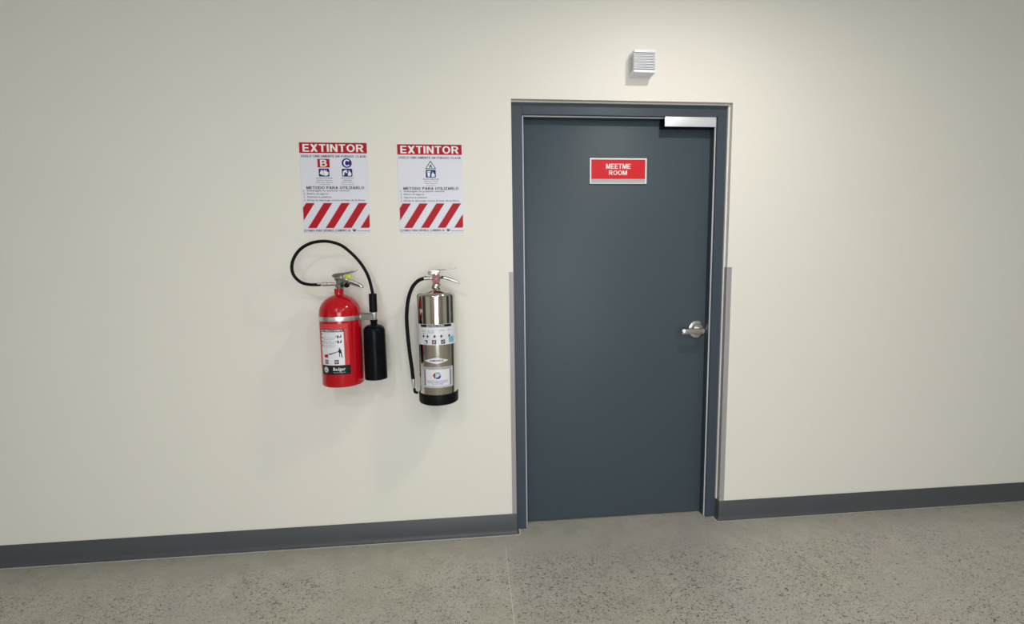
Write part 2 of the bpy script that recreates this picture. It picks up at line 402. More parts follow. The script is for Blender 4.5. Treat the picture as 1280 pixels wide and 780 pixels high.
# cove base, swept along the wall and wrapped round the corner into the door recess
def cove(path):
    prof = [(0.0005, 0.1016), (0.0026, 0.1016), (0.0034, 0.1006), (0.0034, 0.026), (0.0044, 0.016), (0.007, 0.008), (0.0105, 0.0035), (0.0135, 0.0022), (0.0140, 0.0), (0.0005, 0.0)]
    vs = []; fs = []; k = len(prof)
    for (x, y), (nx, ny) in path:
        vs += [(x+d*nx, y+d*ny, z) for d, z in prof]
    for i in range(len(path)-1):
        for j in range(k): fs.append((i*k+j, i*k+(j+1) % k, (i+1)*k+(j+1) % k, (i+1)*k+j))
    fs.append(tuple(range(k))); fs.append(tuple((len(path)-1)*k+j for j in range(k)))
    return MB().add(vs, fs, True)
arc = [math.radians(a) for a in (0, 15, 30, 45, 60, 75, 90)]
pl = [((RX0, 0), (0, -1))] + [((0, 0), (math.sin(a), -math.cos(a))) for a in arc] + [((0, REC), (1, 0))]
pr = [((OW, REC), (-1, 0))] + [((OW, 0), (-math.sin(a), -math.cos(a))) for a in arc[::-1]] + [((RX1, 0), (0, -1))]
struct(cove(pl).build('baseboard_left', 'base', angle=40), 'dark grey vinyl cove base under the extinguishers')
struct(cove(pr).build('baseboard_right', 'base', angle=40), 'dark grey vinyl cove base right of the door')
# thin pale sealant line where the base meets the slab
def seal(path, d0, d1):
    vs = []; fs = []
    for i, ((x, y), (nx, ny)) in enumerate(path):
        vs += [(x+d0*nx, y+d0*ny, 0.0006), (x+d1*nx, y+d1*ny, 0.0006)]
        if i: fs.append((2*i-2, 2*i-1, 2*i+1, 2*i))
    return MB().add(vs, fs)
seal(pl, 0.013, 0.020).build('sealant_line', 'sealant', floor)
seal(pr, 0.013, 0.018).build('sealant_line', 'sealant', floor)

# ------------------------------------------------------------------ door with frame
door = struct(empty('door_1', (OW/2, 0.087, 0)), 'slate grey flush door in a grey metal frame')
tag(door, cat='door')
SX, SZ, JF = 0.0605, 1.9900, 0.053          # stop line, stop soffit, face width
leaf = MB().box(0.047, OW-0.047, 0.0875, 0.131, 0.007, 2.000, 0.0012).build('door_leaf', 'door', door)
frame = empty('door_frame', (0, 0, 0)); frame.parent = door
frame.location = (0, 0, 0)
prof = [(0.0, REC), (JF-0.0012, REC), (JF, REC+0.0012), (JF, 0.049), (SX-0.001, 0.049), (SX, 0.050), (SX, 0.086), (0.045, 0.086), (0.045, 0.150), (0.0, 0.150)]
MB().prism(prof, lambda p, q, t: (p, q, t), 0, OH).build('jamb', 'frame', frame)
MB().prism(prof, lambda p, q, t: (OW-p, q, t), 0, OH).build('jamb', 'frame', frame)
hp = [(OH, REC), (1.9982, REC), (1.997, REC+0.0012), (1.997, 0.049), (SZ+0.001, 0.049), (SZ, 0.050), (SZ, 0.086), (2.004, 0.086), (2.004, 0.150), (OH, 0.150)]
MB().prism(hp, lambda p, q, t: (t, q, p), JF, OW-JF).build('head', 'frame', frame)
g0, g1 = 0.0475, 0.0492
MB().box(JF, SX-0.0006, g0, g1, 0.001, 1.997, 0.0005, 1).build('gasket', 'gasket', frame)
MB().box(OW-SX+0.0006, OW-JF, g0, g1, 0.001, 1.997, 0.0005, 1).build('gasket', 'gasket', frame)
MB().box(SX, OW-SX, g0, g1, SZ+0.0006, 1.9968, 0.0005, 1).build('gasket', 'gasket', frame)
MB().box(OW-0.0070, OW, 0.0240, REC, 0.102, OH-0.0045).build('sealant_bead', 'sealant', frame)
MB().box(0, OW, 0.0255, REC, OH-0.0045, OH).build('sealant_bead', 'sealant', frame)
MB().box(0.05, OW-0.05, 0.100, 0.125, 0.0004, 0.0075).build('gap_light_block', 'black', door)  # added black strip blocks world light under the leaf and gives the gap shade
# lever lock set
lc = (0.9374, 0, 0.9766)
lz = 0.9745
rose = MB().lathe([(0.0, 0.0872), (0.0445, 0.0872), (0.0445, 0.0835), (0.0430, 0.0805), (0.0385, 0.0790), (0.0290, 0.0778), (0.0265, 0.0740), (0.0255, 0.0700), (0.0, 0.0700)], lc, 'y', 56)
rose.build('rose', 'chrome', leaf)
MB().lathe([(0.0, 0.0705), (0.0165, 0.0705), (0.0155, 0.0500), (0.0150, 0.0300), (0.0135, 0.0265), (0.0, 0.0262)], (lc[0], 0, lz+0.001), 'y', 40).build('spindle_hub', 'chrome', leaf)
lever = MB()
path = spline([(0.9440, 0.0330, lz), (0.930, 0.0300, lz), (0.905, 0.0280, lz), (0.870, 0.0275, lz-0.0003), (0.848, 0.0285, lz-0.0005), (0.8380, 0.0325, lz-0.0005)], 5)
n = len(path); vs = []; fs = []
for i, p in enumerate(path):
    hh = 0.0128 if i > 6 else 0.0138; tt = 0.0062
    t = (path[min(i+1, n-1)]-path[max(i-1, 0)]).normalized(); nv = Vector((t.y, -t.x, 0)).normalized()
    for a, b_ in ((1, .75), (.88, 1), (-.88, 1), (-1, .75), (-1, -.75), (-.88, -1), (.88, -1), (1, -.75)):
        vs.append(p + nv*(tt*b_) + Vector((0, 0, hh*a)))
for i in range(n-1):
    for j in range(8): fs.append((i*8+j, i*8+(j+1) % 8, (i+1)*8+(j+1) % 8, (i+1)*8+j))
fs += [tuple(range(8)), tuple((n-1)*8+j for j in range(8))]
lever.add(vs, fs, True).build('lever', 'chrome', leaf, 50)
MB().lathe([(0.0, 0.0250), (0.0075, 0.0250), (0.0075, 0.0268), (0.0, 0.0268)], (lc[0], 0, lz+0.001), 'y', 24).build('key_cylinder', 'brushed', leaf)
MB().box(lc[0]-0.0007, lc[0]+0.0007, 0.0246, 0.0252, lz-0.003, lz+0.005).build('keyhole', 'black_print', leaf)

# corner guards on the wall corners beside the door
gl = [(-0.0200, -0.0018), (-0.001, -0.0018), (0.0014, -0.0010), (0.0020, 0.0012), (0.0020, 0.024), (0.0, 0.024), (0.0, 0.0), (-0.0200, 0.0)]
g = MB().prism(gl, lambda p, q, t: (p, q, t), 0.1016, 1.281).build('corner_guard', 'guard')
tag(g, 'grey corner guard strip on the wall left of the door frame', 'corner guard', 'corner guards beside the door')
g = MB().prism([(p*1.1, q) for p, q in gl], lambda p, q, t: (OW-p, q, t), 0.1016, 1.288).build('corner_guard', 'guard')
tag(g, 'grey corner guard strip on the wall right of the door handle', 'corner guard', 'corner guards beside the door')

# ------------------------------------------------------------------ magnetic lock under the frame head
t = empty('magnetic_lock', (0.853, 0.055, 1.953), label='silver bar-shaped magnetic lock under the top right of the door frame', cat='door lock')
mx0, mx1, mz0, mz1 = 0.7270, 0.9785, 1.9510, 1.9895
MB().box(mx0+0.002, mx1-0.002, 0.036, 0.0850, mz0+0.001, mz1, 0.001).build('housing', 'black_plastic', t)  # body coloured black to stand in for the shaded underside
MB().box(mx0, mx1, 0.0300, 0.0365, mz0, 1.9955, 0.0008).build('front_cover', 'satin', t)
MB().box(mx0-0.003, mx0+0.002, 0.0335, 0.0850, mz0+0.0005, mz1, 0.0006).build('shaded_end_cap', 'black_plastic', t)  # side-face shade put into the colour as a black cap
MB().box(mx1-0.003, mx1+0.0012, 0.0355, 0.0850, mz0+0.0005, mz1, 0.0006).build('shaded_end_cap', 'black_plastic', t)  # same painted shade on the right end

# ------------------------------------------------------------------ room name plate on the door
DY = 0.0875
t = empty('door_sign', (0.520, DY, 1.696), label='red and silver plate reading MEETME ROOM on the grey door', cat='sign')
px0, px1, pz0, pz1 = 0.3815, 0.6620, 1.6950, 1.8155
MB().box(px0, px1, DY-0.0055, DY, pz0, pz1, 0.0007).build('backing_plate', 'brushed', t)
mp = flat_map(0, DY-0.0055)
for b_ in ((px0, px1, pz1-0.0068, pz1), (px0, px1, pz0, pz0+0.004), (px0, px0+0.0072, pz0+0.004, pz1-0.0068), (px1-0.0072, px1, pz0+0.004, pz1-0.0068)):
    MB().box(b_[0], b_[1], DY-0.0072, DY-0.005, b_[2], b_[3], 0.0005, 1).build('rim', 'print_white', t)
p_rect(mp, px0+0.0072, px1-0.0072, 1.7185, pz1-0.0068, 0.0003).build('red_panel', 'door_red', t)
p_caps(mp, 'MEETME', 0.4610, 0.5820, 1.7658, 1.7892, 0.0007, 0.165).build('lettering', 'print_white', t)
p_caps(mp, 'ROOM', 0.4755, 0.5648, 1.7370, 1.7580, 0.0007, 0.165).build('lettering', 'print_white', t)
strip = p_rect(mp, px0+0.0072, px1-0.0072, pz0+0.004, 1.7185, 0.0003).build('hatched_strip', 'hatch_grey', t)
hb = MB(); x = px0-0.006
while x < px1-0.008:
    q = clip(clip([(x, pz0+0.0045), (x+0.0030, pz0+0.0045), (x+0.0143, 1.7180), (x+0.0113, 1.7180)], px0+0.0075, True), px1-0.0075, False)
    if len(q) > 2: p_poly(mp, q, 0.0007, hb)
    x += 0.0076
hb.build('hatching', 'print_white', strip)

# ------------------------------------------------------------------ sounder above the door
t = empty('wall_sounder', (0.590, 0.0, 2.152), label='white louvred alarm sounder box on the wall above the door', cat='alarm')
hx0, hx1, hz0, hz1, hd = 0.5405, 0.6385, 2.1525, 2.2500, -0.066
MB().box(hx0-0.001, hx1+0.001, -0.008, 0.0, hz0-0.001, hz1+0.001, 0.001).build('back_plate', 'white_plastic', t)
MB().box(hx0, hx1, hd+0.007, -0.008, hz0, hz1, 0.0012).build('housing', 'white_plastic', t)
MB().box(hx0+0.003, hx1-0.003, hd+0.0055, hd+0.0078, hz0+0.010, hz1-0.010).build('grille_gap_shade', 'slot_shade', t)  # dark sheet painting the shade between the slats
MB().box(hx0, hx1, hd, hd+0.0075, hz1-0.0135, hz1, 0.001).build('front_band', 'white_plastic', t)
MB().box(hx0, hx1, hd, hd+0.0075, hz0, hz0+0.0120, 0.001).build('front_band', 'white_plastic', t)
ns = 10; za, zb = hz0+0.0145, hz1-0.0160
sl0 = None
for i in range(ns):
    z = za+(zb-za)*(i+0.5)/ns
    if sl0 is None:
        sl0 = MB().box(hx0, hx1, hd, hd+0.0075, z-0.0018, z+0.0018, 0.0004, 1).build('slat', 'white_plastic', t); zr = z
    else:
        o = sl0.copy(); C.objects.link(o); o.parent = t; o.location.z += z-zr
    for sx in (hx0-0.0003, hx1+0.0003):                              # small vents on both cheeks, dark patches painted for the shade in the holes
        vb = MB()
        for k in range(3): vb.box(sx-0.0003, sx+0.0003, -0.052+0.014*k, -0.045+0.014*k, z-0.0014, z+0.0014)
        vb.build('side_vent', 'slot_shade', t)

# ------------------------------------------------------------------ instruction signs
def extintor_sign(x0, x1, z0, z1, label, classes):
    w, h = x1-x0, z1-z0
    t = empty('instruction_sign', ((x0+x1)/2, 0, z0), label=label, cat='sign', group='extinguisher instruction signs')
    MB().box(x0, x1, -0.0022, 0, z0, z1, 0.0004, 1).build('sheet', 'sign_white', t)
    mp = flat_map(x0, -0.0022)
    U = lambda u: u*w
    V = lambda v: z1 - v*h
    hd_ = p_rect(mp, U(0.004), U(0.996), V(0.118), V(0.004), 0.0003).build('header_band', 'red_print', t)
    p_caps(mp, 'EXTINTOR', U(0.052), U(0.950), V(0.104), V(0.021), 0.0006).build('lettering', 'print_white', hd_)
    p_caps(mp, 'USELO UNICAMENTE EN FUEGOS CLASE', U(0.022), U(0.978), V(0.163), V(0.140), 0.0003).build('lettering', 'ink', t)
    for kind, uc, lines in classes:
        if kind == 'B':
            b = p_rect(mp, U(uc-0.089), U(uc+0.089), V(0.275), V(0.180), 0.0003).build('class_badge', 'red_print', t)
            p_caps(mp, 'B', U(uc-0.050), U(uc+0.050), V(0.266), V(0.189), 0.0006).build('letter', 'print_white', b)
        elif kind == 'C':
            b = p_disc(mp, U(uc), V(0.2245), U(0.075), 0.0530*h, 0.0003).build('class_badge', 'blue', t)
            p_caps(mp, 'C', U(uc-0.048), U(uc+0.048), V(0.263), V(0.186), 0.0006).build('letter', 'print_white', b)
        else:
            b = p_poly(mp, [(U(uc-0.087), V(0.277)), (U(uc+0.087), V(0.277)), (U(uc), V(0.181))], 0.0003).build('class_badge', 'green', t)
            p_poly(mp, [(U(uc-0.064), V(0.269)), (U(uc+0.064), V(0.269)), (U(uc), V(0.199))], 0.0005).build('triangle', 'print_white', b)
            p_caps(mp, 'A', U(uc-0.030), U(uc+0.030), V(0.266), V(0.226), 0.0007).build('letter', 'green', b)
        pu0, pu1, pv0, pv1 = uc-0.078, uc+0.078, 0.286, 0.373
        pic = p_round(mp, U(pu0), U(pu1), V(pv1), V(pv0), 0.004, 0.0003).build('pictogram', 'blue', t)
        X = lambda a: U(pu0+(pu1-pu0)*a)
        Z = lambda b_: V(pv1+(pv0-pv1)*b_)
        sh = MB()
        q = lambda pts, o=0.0006: p_poly(mp, [(X(a), Z(b_)) for a, b_ in pts], o, sh)
        if kind == 'B':          # spilled can with flames
            q([(0.08, 0.38), (0.25, 0.85), (0.45, 0.70), (0.50, 0.20), (0.30, 0.18)])
            q([(0.42, 0.15), (0.44, 0.62), (0.55, 0.92), (0.62, 0.66), (0.74, 0.86), (0.78, 0.60), (0.92, 0.55), (0.90, 0.22), (0.70, 0.08)])
        elif kind == 'C':        # plug, cord and flame
            q([(0.08, 0.12), (0.20, 0.12), (0.27, 0.60), (0.20, 0.74), (0.10, 0.62)])
            q([(0.20, 0.74), (0.27, 0.58), (0.38, 0.55), (0.50, 0.72), (0.48, 0.84), (0.30, 0.82)])
            q([(0.36, 0.50), (0.46, 0.40), (0.54, 0.60), (0.46, 0.70)])
            q([(0.58, 0.10), (0.56, 0.36), (0.66, 0.60), (0.62, 0.88), (0.72, 0.74), (0.84, 0.56), (0.92, 0.30), (0.84, 0.10)])
        else:                    # waste bin and burning wood
            q([(0.20, 0.10), (0.40, 0.10), (0.46, 0.66), (0.14, 0.66)]); q([(0.10, 0.70), (0.50, 0.70), (0.48, 0.86), (0.16, 0.82)])
            q([(0.58, 0.10), (0.88, 0.10), (0.90, 0.42), (0.80, 0.50), (0.70, 0.80), (0.62, 0.50), (0.55, 0.36)])
        sh.build('symbol', 'print_white', pic)
        for k, (tx, hw) in enumerate(lines):
            vc = 0.391+0.0235*k
            p_text(mp, tx, U(uc-hw), U(uc+hw), V(vc+0.007), V(vc-0.007), 0.0003, 0.0 if k else 0.008).build('caption_line', 'ink', t)
    p_caps(mp, 'METODO PARA UTILIZARLO', U(0.077), U(0.930), V(0.511), V(0.480), 0.0003).build('lettering', 'ink', t)
    for k, (tx, ue) in enumerate((('Sosténgalo en posición vertical.', 0.715), ('Retire el seguro.', 0.40), ('Oprima la palanca.', 0.44), ('Dirija la descarga contra la base de la flama.', 0.945))):
        vc = (0.529, 0.563, 0.598, 0.635)[k]
        b = p_text(mp, tx, U(0.082), U(ue), V(vc+0.013), V(vc-0.011), 0.0003, 0.010).build('instruction_line', 'ink', t)
        p_text(mp, '%d.' % (k+1), U(0.028), U(0.052), V(vc+0.009), V(vc-0.010), 0.0003, 0.010).build('line_number', 'ink', b)
    v0, v1, sl = 0.664, 0.943, 0.253
    for k in range(5):
        u = 0.057+0.261*k
        poly = clip(clip([(u-sl, v1), (u+0.128-sl, v1), (u+0.128, v0), (u, v0)], 0.008, True), 0.992, False)
        p_poly(mp, [(U(a), V(b_)) for a, b_ in poly], 0.0003).build('stripe', 'red_print', t)
    p_caps(mp, 'ESTAMOS PARA SERVIRLE, LLAMENOS AL', U(0.008), U(0.700), V(0.982), V(0.958), 0.0003).build('lettering', 'black_print', t)
    ph = MB()                                                         # little telephone mark
    p_rect(mp, U(0.735), U(0.775), V(0.982), V(0.968), 0.0003, 1, ph); p_rect(mp, U(0.725), U(0.785), V(0.966), V(0.958), 0.0003, 1, ph)
    ph.build('telephone_mark', 'black_print', t)
    p_rect(mp, U(0.795), U(0.995), V(0.979), V(0.975), 0.0003).build('blank_line', 'ink', t)
    return t
extintor_sign(-0.9265, -0.6378, 1.4650, 1.8560, 'white and red EXTINTOR sign with B and C badges above the red extinguisher',
    [('B', 0.347, (('LIQUIDOS INFLAMABLES', 0.125), ('Gasolinas, Pinturas,', 0.115), ('Solventes, Aceites', 0.125), ('y combustibles', 0.085))),
     ('C', 0.688, (('EQUIPO ELECTRICO', 0.095), ('ENERGIZADO', 0.062), ('Cables, Motores,', 0.092), ('Tableros, Aparatos', 0.100)))])
extintor_sign(-0.5090, -0.2237, 1.4630, 1.8520, 'white and red EXTINTOR sign with a green A triangle above the steel extinguisher',
    [('A', 0.507, (('SOLIDOS COMBUSTIBLES', 0.125), ('Madera, Papel', 0.105), ('Tela, Plasticos', 0.100), ('y basura', 0.070)))])

# ------------------------------------------------------------------ red carbon dioxide extinguisher
EY = -0.120
RX, RR = -0.7571, 0.0855
t = empty('fire_extinguisher', (RX, EY, 0.8130), label='red carbon dioxide fire extinguisher with black hose loop and discharge horn', cat='fire extinguisher')
rz0 = 0.8150
dome = [(RR*math.cos(a), 1.1180+0.082*math.sin(a)) for a in [math.radians(d) for d in range(0, 76, 6)]]
prof = [(0.0, rz0+0.004), (RR-0.012, rz0+0.003), (RR-0.004, rz0), (RR-0.001, rz0+0.002), (RR, rz0+0.006)] + dome + [(0.0195, 1.2000), (0.0190, 1.2050), (0.0190, 1.2220), (0.0175, 1.2245), (0.0, 1.2245)]
cyl = MB().lathe(prof, (RX, EY, 0), 'z', 72).build('cylinder', 'red', t, 50)
MB().lathe([(RR+0.0003, 1.0925), (RR+0.0018, 1.0925), (RR+0.0024, 1.0950), (RR+0.0024, 1.1090), (RR+0.0018, 1.1110), (RR+0.0003, 1.1110)], (RX, EY, 0), 'z', 72).build('band', 'brushed', t)
MB().box(RX-0.020, RX+0.020, EY+RR-0.004, 0.0, 0.90, 1.125, 0.002).build('wall_bracket', 'zinc', t)
# valve, levers and fittings
vb = MB().lathe([(0.0, 1.2240), (0.0150, 1.2240), (0.0150, 1.2290), (0.0205, 1.2300), (0.0205, 1.2400), (0.0165, 1.2440), (0.0165, 1.2620), (0.0140, 1.2660), (0.0140, 1.2740), (0.0, 1.2745)], (RX+0.006, EY, 0), 'z', 10)
vb.box(RX-0.014, RX+0.018, EY-0.011, EY+0.011, 1.2580, 1.2800, 0.003)
vb.build('valve_body', 'zinc', t, 25)
hb = [(-0.7809, 1.2800), (-0.7740, 1.2862), (-0.7560, 1.2895), (-0.7365, 1.2905), (-0.6988, 1.2982), (-0.6735, 1.3035), (-0.6830, 1.2955), (-0.7050, 1.2890), (-0.7320, 1.2830), (-0.7430, 1.2760), (-0.7560, 1.2725), (-0.7770, 1.2720)]
MB().prism(hb, lambda p, q, a: (p, a, q), EY-0.012, EY+0.012, 0.0018).build('operating_lever', 'zinc', t, 30)
hb = [(-0.7390, 1.2700), (-0.7300, 1.2690), (-0.7008, 1.2575), (-0.6720, 1.2460), (-0.6590, 1.2360), (-0.6560, 1.2250), (-0.6680, 1.2290), (-0.6914, 1.2360), (-0.7180, 1.2455), (-0.7390, 1.2500)]
ch = MB().prism(hb, lambda p, q, a: (p, a, q), EY-0.012, EY+0.012, 0.0018).build('carry_handle', 'zinc', t, 30)
MB().prism([(-0.7060, 1.2520), (-0.6650, 1.2340), (-0.6680, 1.2320), (-0.7080, 1.2490)], lambda p, q, a: (p, a, q), EY-0.0130, EY-0.0118).build('handle_groove', 'black_print', ch)
MB().lathe([(0.0, -0.155), (0.0080, -0.155), (0.0100, -0.152), (0.0100, -0.134), (0.0, -0.134)], (-0.7180, 0, 1.2385), 'y', 20).build('relief_plug', 'black_plastic', t)
MB().prism([(-0.7300, 1.2720), (-0.7230, 1.2850), (-0.7080, 1.2855), (-0.7030, 1.2790), (-0.7040, 1.2640), (-0.7200, 1.2680)], lambda p, q, a: (p, a, q), EY-0.006, EY+0.006, 0.0012).build('safety_seal', 'yellow', t)
MB().tube([(-0.7650, EY-0.014, 1.2690), (-0.7250, EY-0.014, 1.2690)], 0.0018, 8).build('safety_pin', 'chrome', t)
ff = MB().lathe([(0.0, -0.050), (0.0065, -0.050), (0.0065, -0.030), (0.0092, -0.030), (0.0092, -0.012), (0.0075, -0.010), (0.0075, 0.020), (0.0, 0.020)], (-0.7930, EY, 1.2438), 'x', 12)
ff.build('hose_coupling', 'chrome', t, 25)
hp_ = [(-0.8300, 1.2428), (-0.8419, 1.2420), (-0.8804, 1.2439), (-0.9132, 1.2549), (-0.9382, 1.2829), (-0.9444, 1.3173), (-0.9339, 1.3548), (-0.9052, 1.3920), (-0.8640, 1.4154), (-0.8203, 1.4235), (-0.7837, 1.4215), (-0.7408, 1.4074), (-0.7051, 1.3795), (-0.6728, 1.3446), (-0.6474, 1.3061), (-0.6289, 1.2605), (-0.6178, 1.2007), (-0.6172, 1.1900)]
MB().tube(spline([(x, EY, z) for x, z in hp_], 6), 0.0066, 14).build('hose', 'black', t)
# discharge horn with grip, clip and neck
HX = -0.6178
MB().lathe([(0.0, 1.2000), (0.0145, 1.2000), (0.0165, 1.1985), (0.0165, 1.1225), (0.0150, 1.1205), (0.0, 1.1205)], (HX, EY, 0), 'z', 28).build('horn_grip', 'black', t)
clip_ = MB().lathe([(0.0, 1.1180), (0.0140, 1.1180), (0.0146, 1.1170), (0.0146, 1.0890), (0.0140, 1.0880), (0.0, 1.0880)], (HX, EY, 0), 'z', 28)
clip_.build('horn_clip', 'brushed', t)
ca = MB()
for dy in (-0.0155, 0.0155): ca.box(RX+RR-0.006, HX+0.004, EY+dy-0.0009, EY+dy+0.0009, 1.0890, 1.1150)
ca.build('clip_arm', 'zinc', t)
MB().lathe([(0.0, -0.021), (0.0045, -0.021), (0.0045, -0.015), (0.0, -0.015)], (RX+RR-0.001, EY, 1.1030), 'y', 12).build('clip_screw', 'chrome', t)
HR = 0.0462
dn = [(0.0, 1.0885), (0.0155, 1.0880), (0.0160, 1.0820), (0.0140, 1.0800), (0.0140, 1.0690)]
dn += [(0.014+(HR-0.0145)*math.sin(math.radians(a)), 1.0380+0.0290*math.cos(math.radians(a))) for a in range(8, 91, 9)]
dn += [(HR-0.0002, 1.000), (HR+0.0008, 0.900), (HR+0.0015, 0.8330), (HR+0.0015, 0.8310), (HR-0.0015, 0.8300), (HR-0.0030, 0.8320), (HR-0.0050, 0.900), (0.0, 1.02)]
MB().lathe(dn, (HX, EY, 0), 'z', 48).build('discharge_horn', 'black_plastic', t, 50)
# instruction label wrapped on the cylinder
mp = cyl_map(RX, EY, RR)
D = lambda deg: math.radians(deg)*RR
lab = p_rect(mp, D(-58), D(34), 0.9095, 1.0830, 0.0004, 24).build('label', 'red_decal', t)
p_rect(mp, D(-48), D(21), 0.9105, 1.0490, 0.0008, 20).build('white_panel', 'label_white', lab)
p_rect(mp, D(-48), D(21), 1.0490, 1.0610, 0.0008, 20).build('title_bar', 'black_print', lab)
p_caps(mp, 'INSTRUCCIONES', D(-46), D(19), 1.0515, 1.0590, 0.0012).build('lettering', 'label_white', lab)
bb = p_rect(mp, D(-50), D(36), 0.8700, 0.9095, 0.0008, 22).build('maker_band', 'black_print', t)
p_text(mp, 'Badger', D(-11), D(22), 0.8835, 0.9010, 0.0012, 0.008).build('lettering', 'print_white', bb)
p_text(mp, 'Fire Protection', D(-10), D(21), 0.8775, 0.8825, 0.0012, 0.0).build('lettering', 'label_grey', bb)
p_disc(mp, D(-34), 0.8905, 0.0125, 0.0125, 0.0012).build('emblem', 'print_white', bb)
e = MB(); p_disc(mp, D(-34), 0.8905, 0.0110, 0.0110, 0.0014, 24, e, 0.86)
p_poly(mp, [(D(-34)-0.006, 0.8835), (D(-34)-0.002, 0.8835), (D(-34)-0.001, 0.8890), (D(-34)+0.002, 0.8960), (D(-34)-0.003, 0.8940)], 0.0014, e)
p_poly(mp, [(D(-34)+0.002, 0.8835), (D(-34)+0.006, 0.8835), (D(-34)+0.0055, 0.8920), (D(-34)+0.003, 0.8950)], 0.0014, e)
e.build('badger_mark', 'black_print', bb)
for i, z in enumerate((1.0400, 1.0250, 1.0085, 0.9930)):               # numbered steps
    p_disc(mp, D(-44), z, 0.0030, 0.0034, 0.0012, 14).build('step_number', 'ink', lab)
    for k in range(3 if i else 2):
        p_text(mp, ('Retire el seguro de la', 'palanca y sostenga', 'de forma vertical')[k], D(-40), D((1, -2, -6)[k]), z-0.0042*k+0.0008, z-0.0042*k+0.0034, 0.0012, 0.0).build('text_line', 'label_grey' if i == 0 else 'ink', lab)
for i, z in enumerate((1.0340, 1.0125)):                               # step drawings: standing extinguisher and hands
    e = MB()
    p_poly(mp, [(D(4), z-0.010), (D(8), z-0.010), (D(8), z-0.001), (D(6), z+0.003), (D(4), z-0.001)], 0.0012, e)
    p_poly(mp, [(D(10), z-0.009), (D(15), z-0.007), (D(15), z+0.004), (D(13), z+0.004), (D(12.5), z-0.003), (D(10), z-0.004)], 0.0012, e)
    p_poly(mp, [(D(-1), z-0.004), (D(4), z-0.002), (D(4), z), (D(-1), z-0.002)], 0.0012, e)
    e.build('step_drawing', 'ink', lab)
e = MB()                                                               # person aiming at the fire
p_disc(mp, D(8.5), 0.9815, 0.0024, 0.0028, 0.0012, 12, e)
p_poly(mp, [(D(5), 0.9680), (D(7), 0.9780), (D(12), 0.9780), (D(14), 0.9620), (D(12), 0.9600), (D(7), 0.9620)], 0.0012, e)
p_poly(mp, [(D(7), 0.9630), (D(9), 0.9630), (D(9), 0.9450), (D(7), 0.9450)], 0.0012, e)
p_poly(mp, [(D(11), 0.9610), (D(13.5), 0.9610), (D(15.5), 0.9430), (D(13), 0.9430)], 0.0012, e)
p_poly(mp, [(D(6), 0.9700), (D(6), 0.9680), (D(-16), 0.9555), (D(-22), 0.9545), (D(-22), 0.9600), (D(-16), 0.9600)], 0.0012, e)
e.build('aiming_figure', 'ink', lab)
p_poly(mp, [(D(-38), 0.9430), (D(-26), 0.9420), (D(-24), 0.9500), (D(-26), 0.9590), (D(-31), 0.9540), (D(-36), 0.9560), (D(-38), 0.9500)], 0.0012).build('flame_mark', 'red_print', lab)
for d in (-31, -1):
    b = p_rect(mp, D(d-5), D(d+6), 0.9160, 0.9330, 0.0012, 3).build('class_mark', 'black_print', lab)
    e = MB(); p_disc(mp, D(d+0.5), 0.9245, 0.0050, 0.0050, 0.0016, 16, e, 0.55); e.build('class_symbol', 'label_white', b)
p_text(mp, 'ADVERTENCIA', D(26), D(28), 1.0080, 1.0600, 0.0008, 0.0).build('side_print', 'label_grey', lab)

# ------------------------------------------------------------------ stainless steel water extinguisher
SXc, SR = -0.3502, 0.0835
t = empty('fire_extinguisher', (SXc, EY, 0.7180), label='polished stainless steel fire extinguisher with black hose and rubber boot', cat='fire extinguisher')
sz0 = 0.7205
dome = [((SR-0.020)+0.020*math.cos(math.radians(a)), 1.1850+0.017*math.sin(math.radians(a))) for a in range(0, 71, 10)]
prof = [(0.0, sz0+0.004), (SR-0.004, sz0+0.004), (SR, sz0+0.010)] + [(SR, 1.1850)] + dome[1:] + [(0.050, 1.2090), (0.030, 1.2165), (0.0200, 1.2190), (0.0180, 1.2200), (0.0175, 1.2290), (0.0, 1.2290)]
MB().lathe(prof, (SXc, EY, 0), 'z', 96).build('cylinder', 'steel', t, 40)
MB().lathe([(0.0, sz0-0.002), (SR-0.006, sz0-0.002), (SR+0.0005, sz0+0.002), (SR+0.0025, sz0+0.008), (SR+0.0025, 0.7630), (SR+0.0018, 0.7655), (SR+0.0004, 0.7655)], (SXc, EY, 0), 'z', 72).build('rubber_boot', 'black', t)
MB().box(SXc-0.018, SXc+0.018, EY+SR-0.004, 0.0, 1.05, 1.19, 0.002).build('wall_bracket', 'zinc', t)
vb = MB().lathe([(0.0, 1.2280), (0.0190, 1.2280), (0.0190, 1.2360), (0.0150, 1.2390), (0.0160, 1.2500), (0.0175, 1.2680), (0.0150, 1.2800), (0.0, 1.2805)], (SXc+0.004, EY, 0), 'z', 24)
vb.build('valve_body', 'chrome', t, 30)
MB().prism([(-0.3800, 1.2790), (-0.3805, 1.2900), (-0.3770, 1.2955), (-0.3420, 1.2975), (-0.3300, 1.2950), (-0.3290, 1.2860), (-0.3380, 1.2770), (-0.3720, 1.2740)], lambda p, q, a: (p, a, q), EY-0.013, EY+0.013, 0.0022).build('lever_block', 'chrome', t, 30)
ga = MB().lathe([(0.0, -0.1480), (0.0165, -0.1480), (0.0178, -0.1465), (0.0178, -0.1360), (0.0, -0.1360)], (-0.3455, 0, 1.2569), 'y', 32).build('pressure_gauge', 'gauge_red', t)
MB().lathe([(0.0145, -0.1485), (0.0150, -0.1492), (0.0172, -0.1492), (0.0178, -0.1480)], (-0.3455, 0, 1.2569), 'y', 32).build('gauge_rim', 'gauge_red', ga)
MB().prism([(-0.3475, 1.2575), (-0.3400, 1.2640), (-0.3390, 1.2630), (-0.3455, 1.2560)], lambda p, q, a: (p, a, q), -0.1488, -0.1481).build('gauge_needle', 'label_grey', ga)
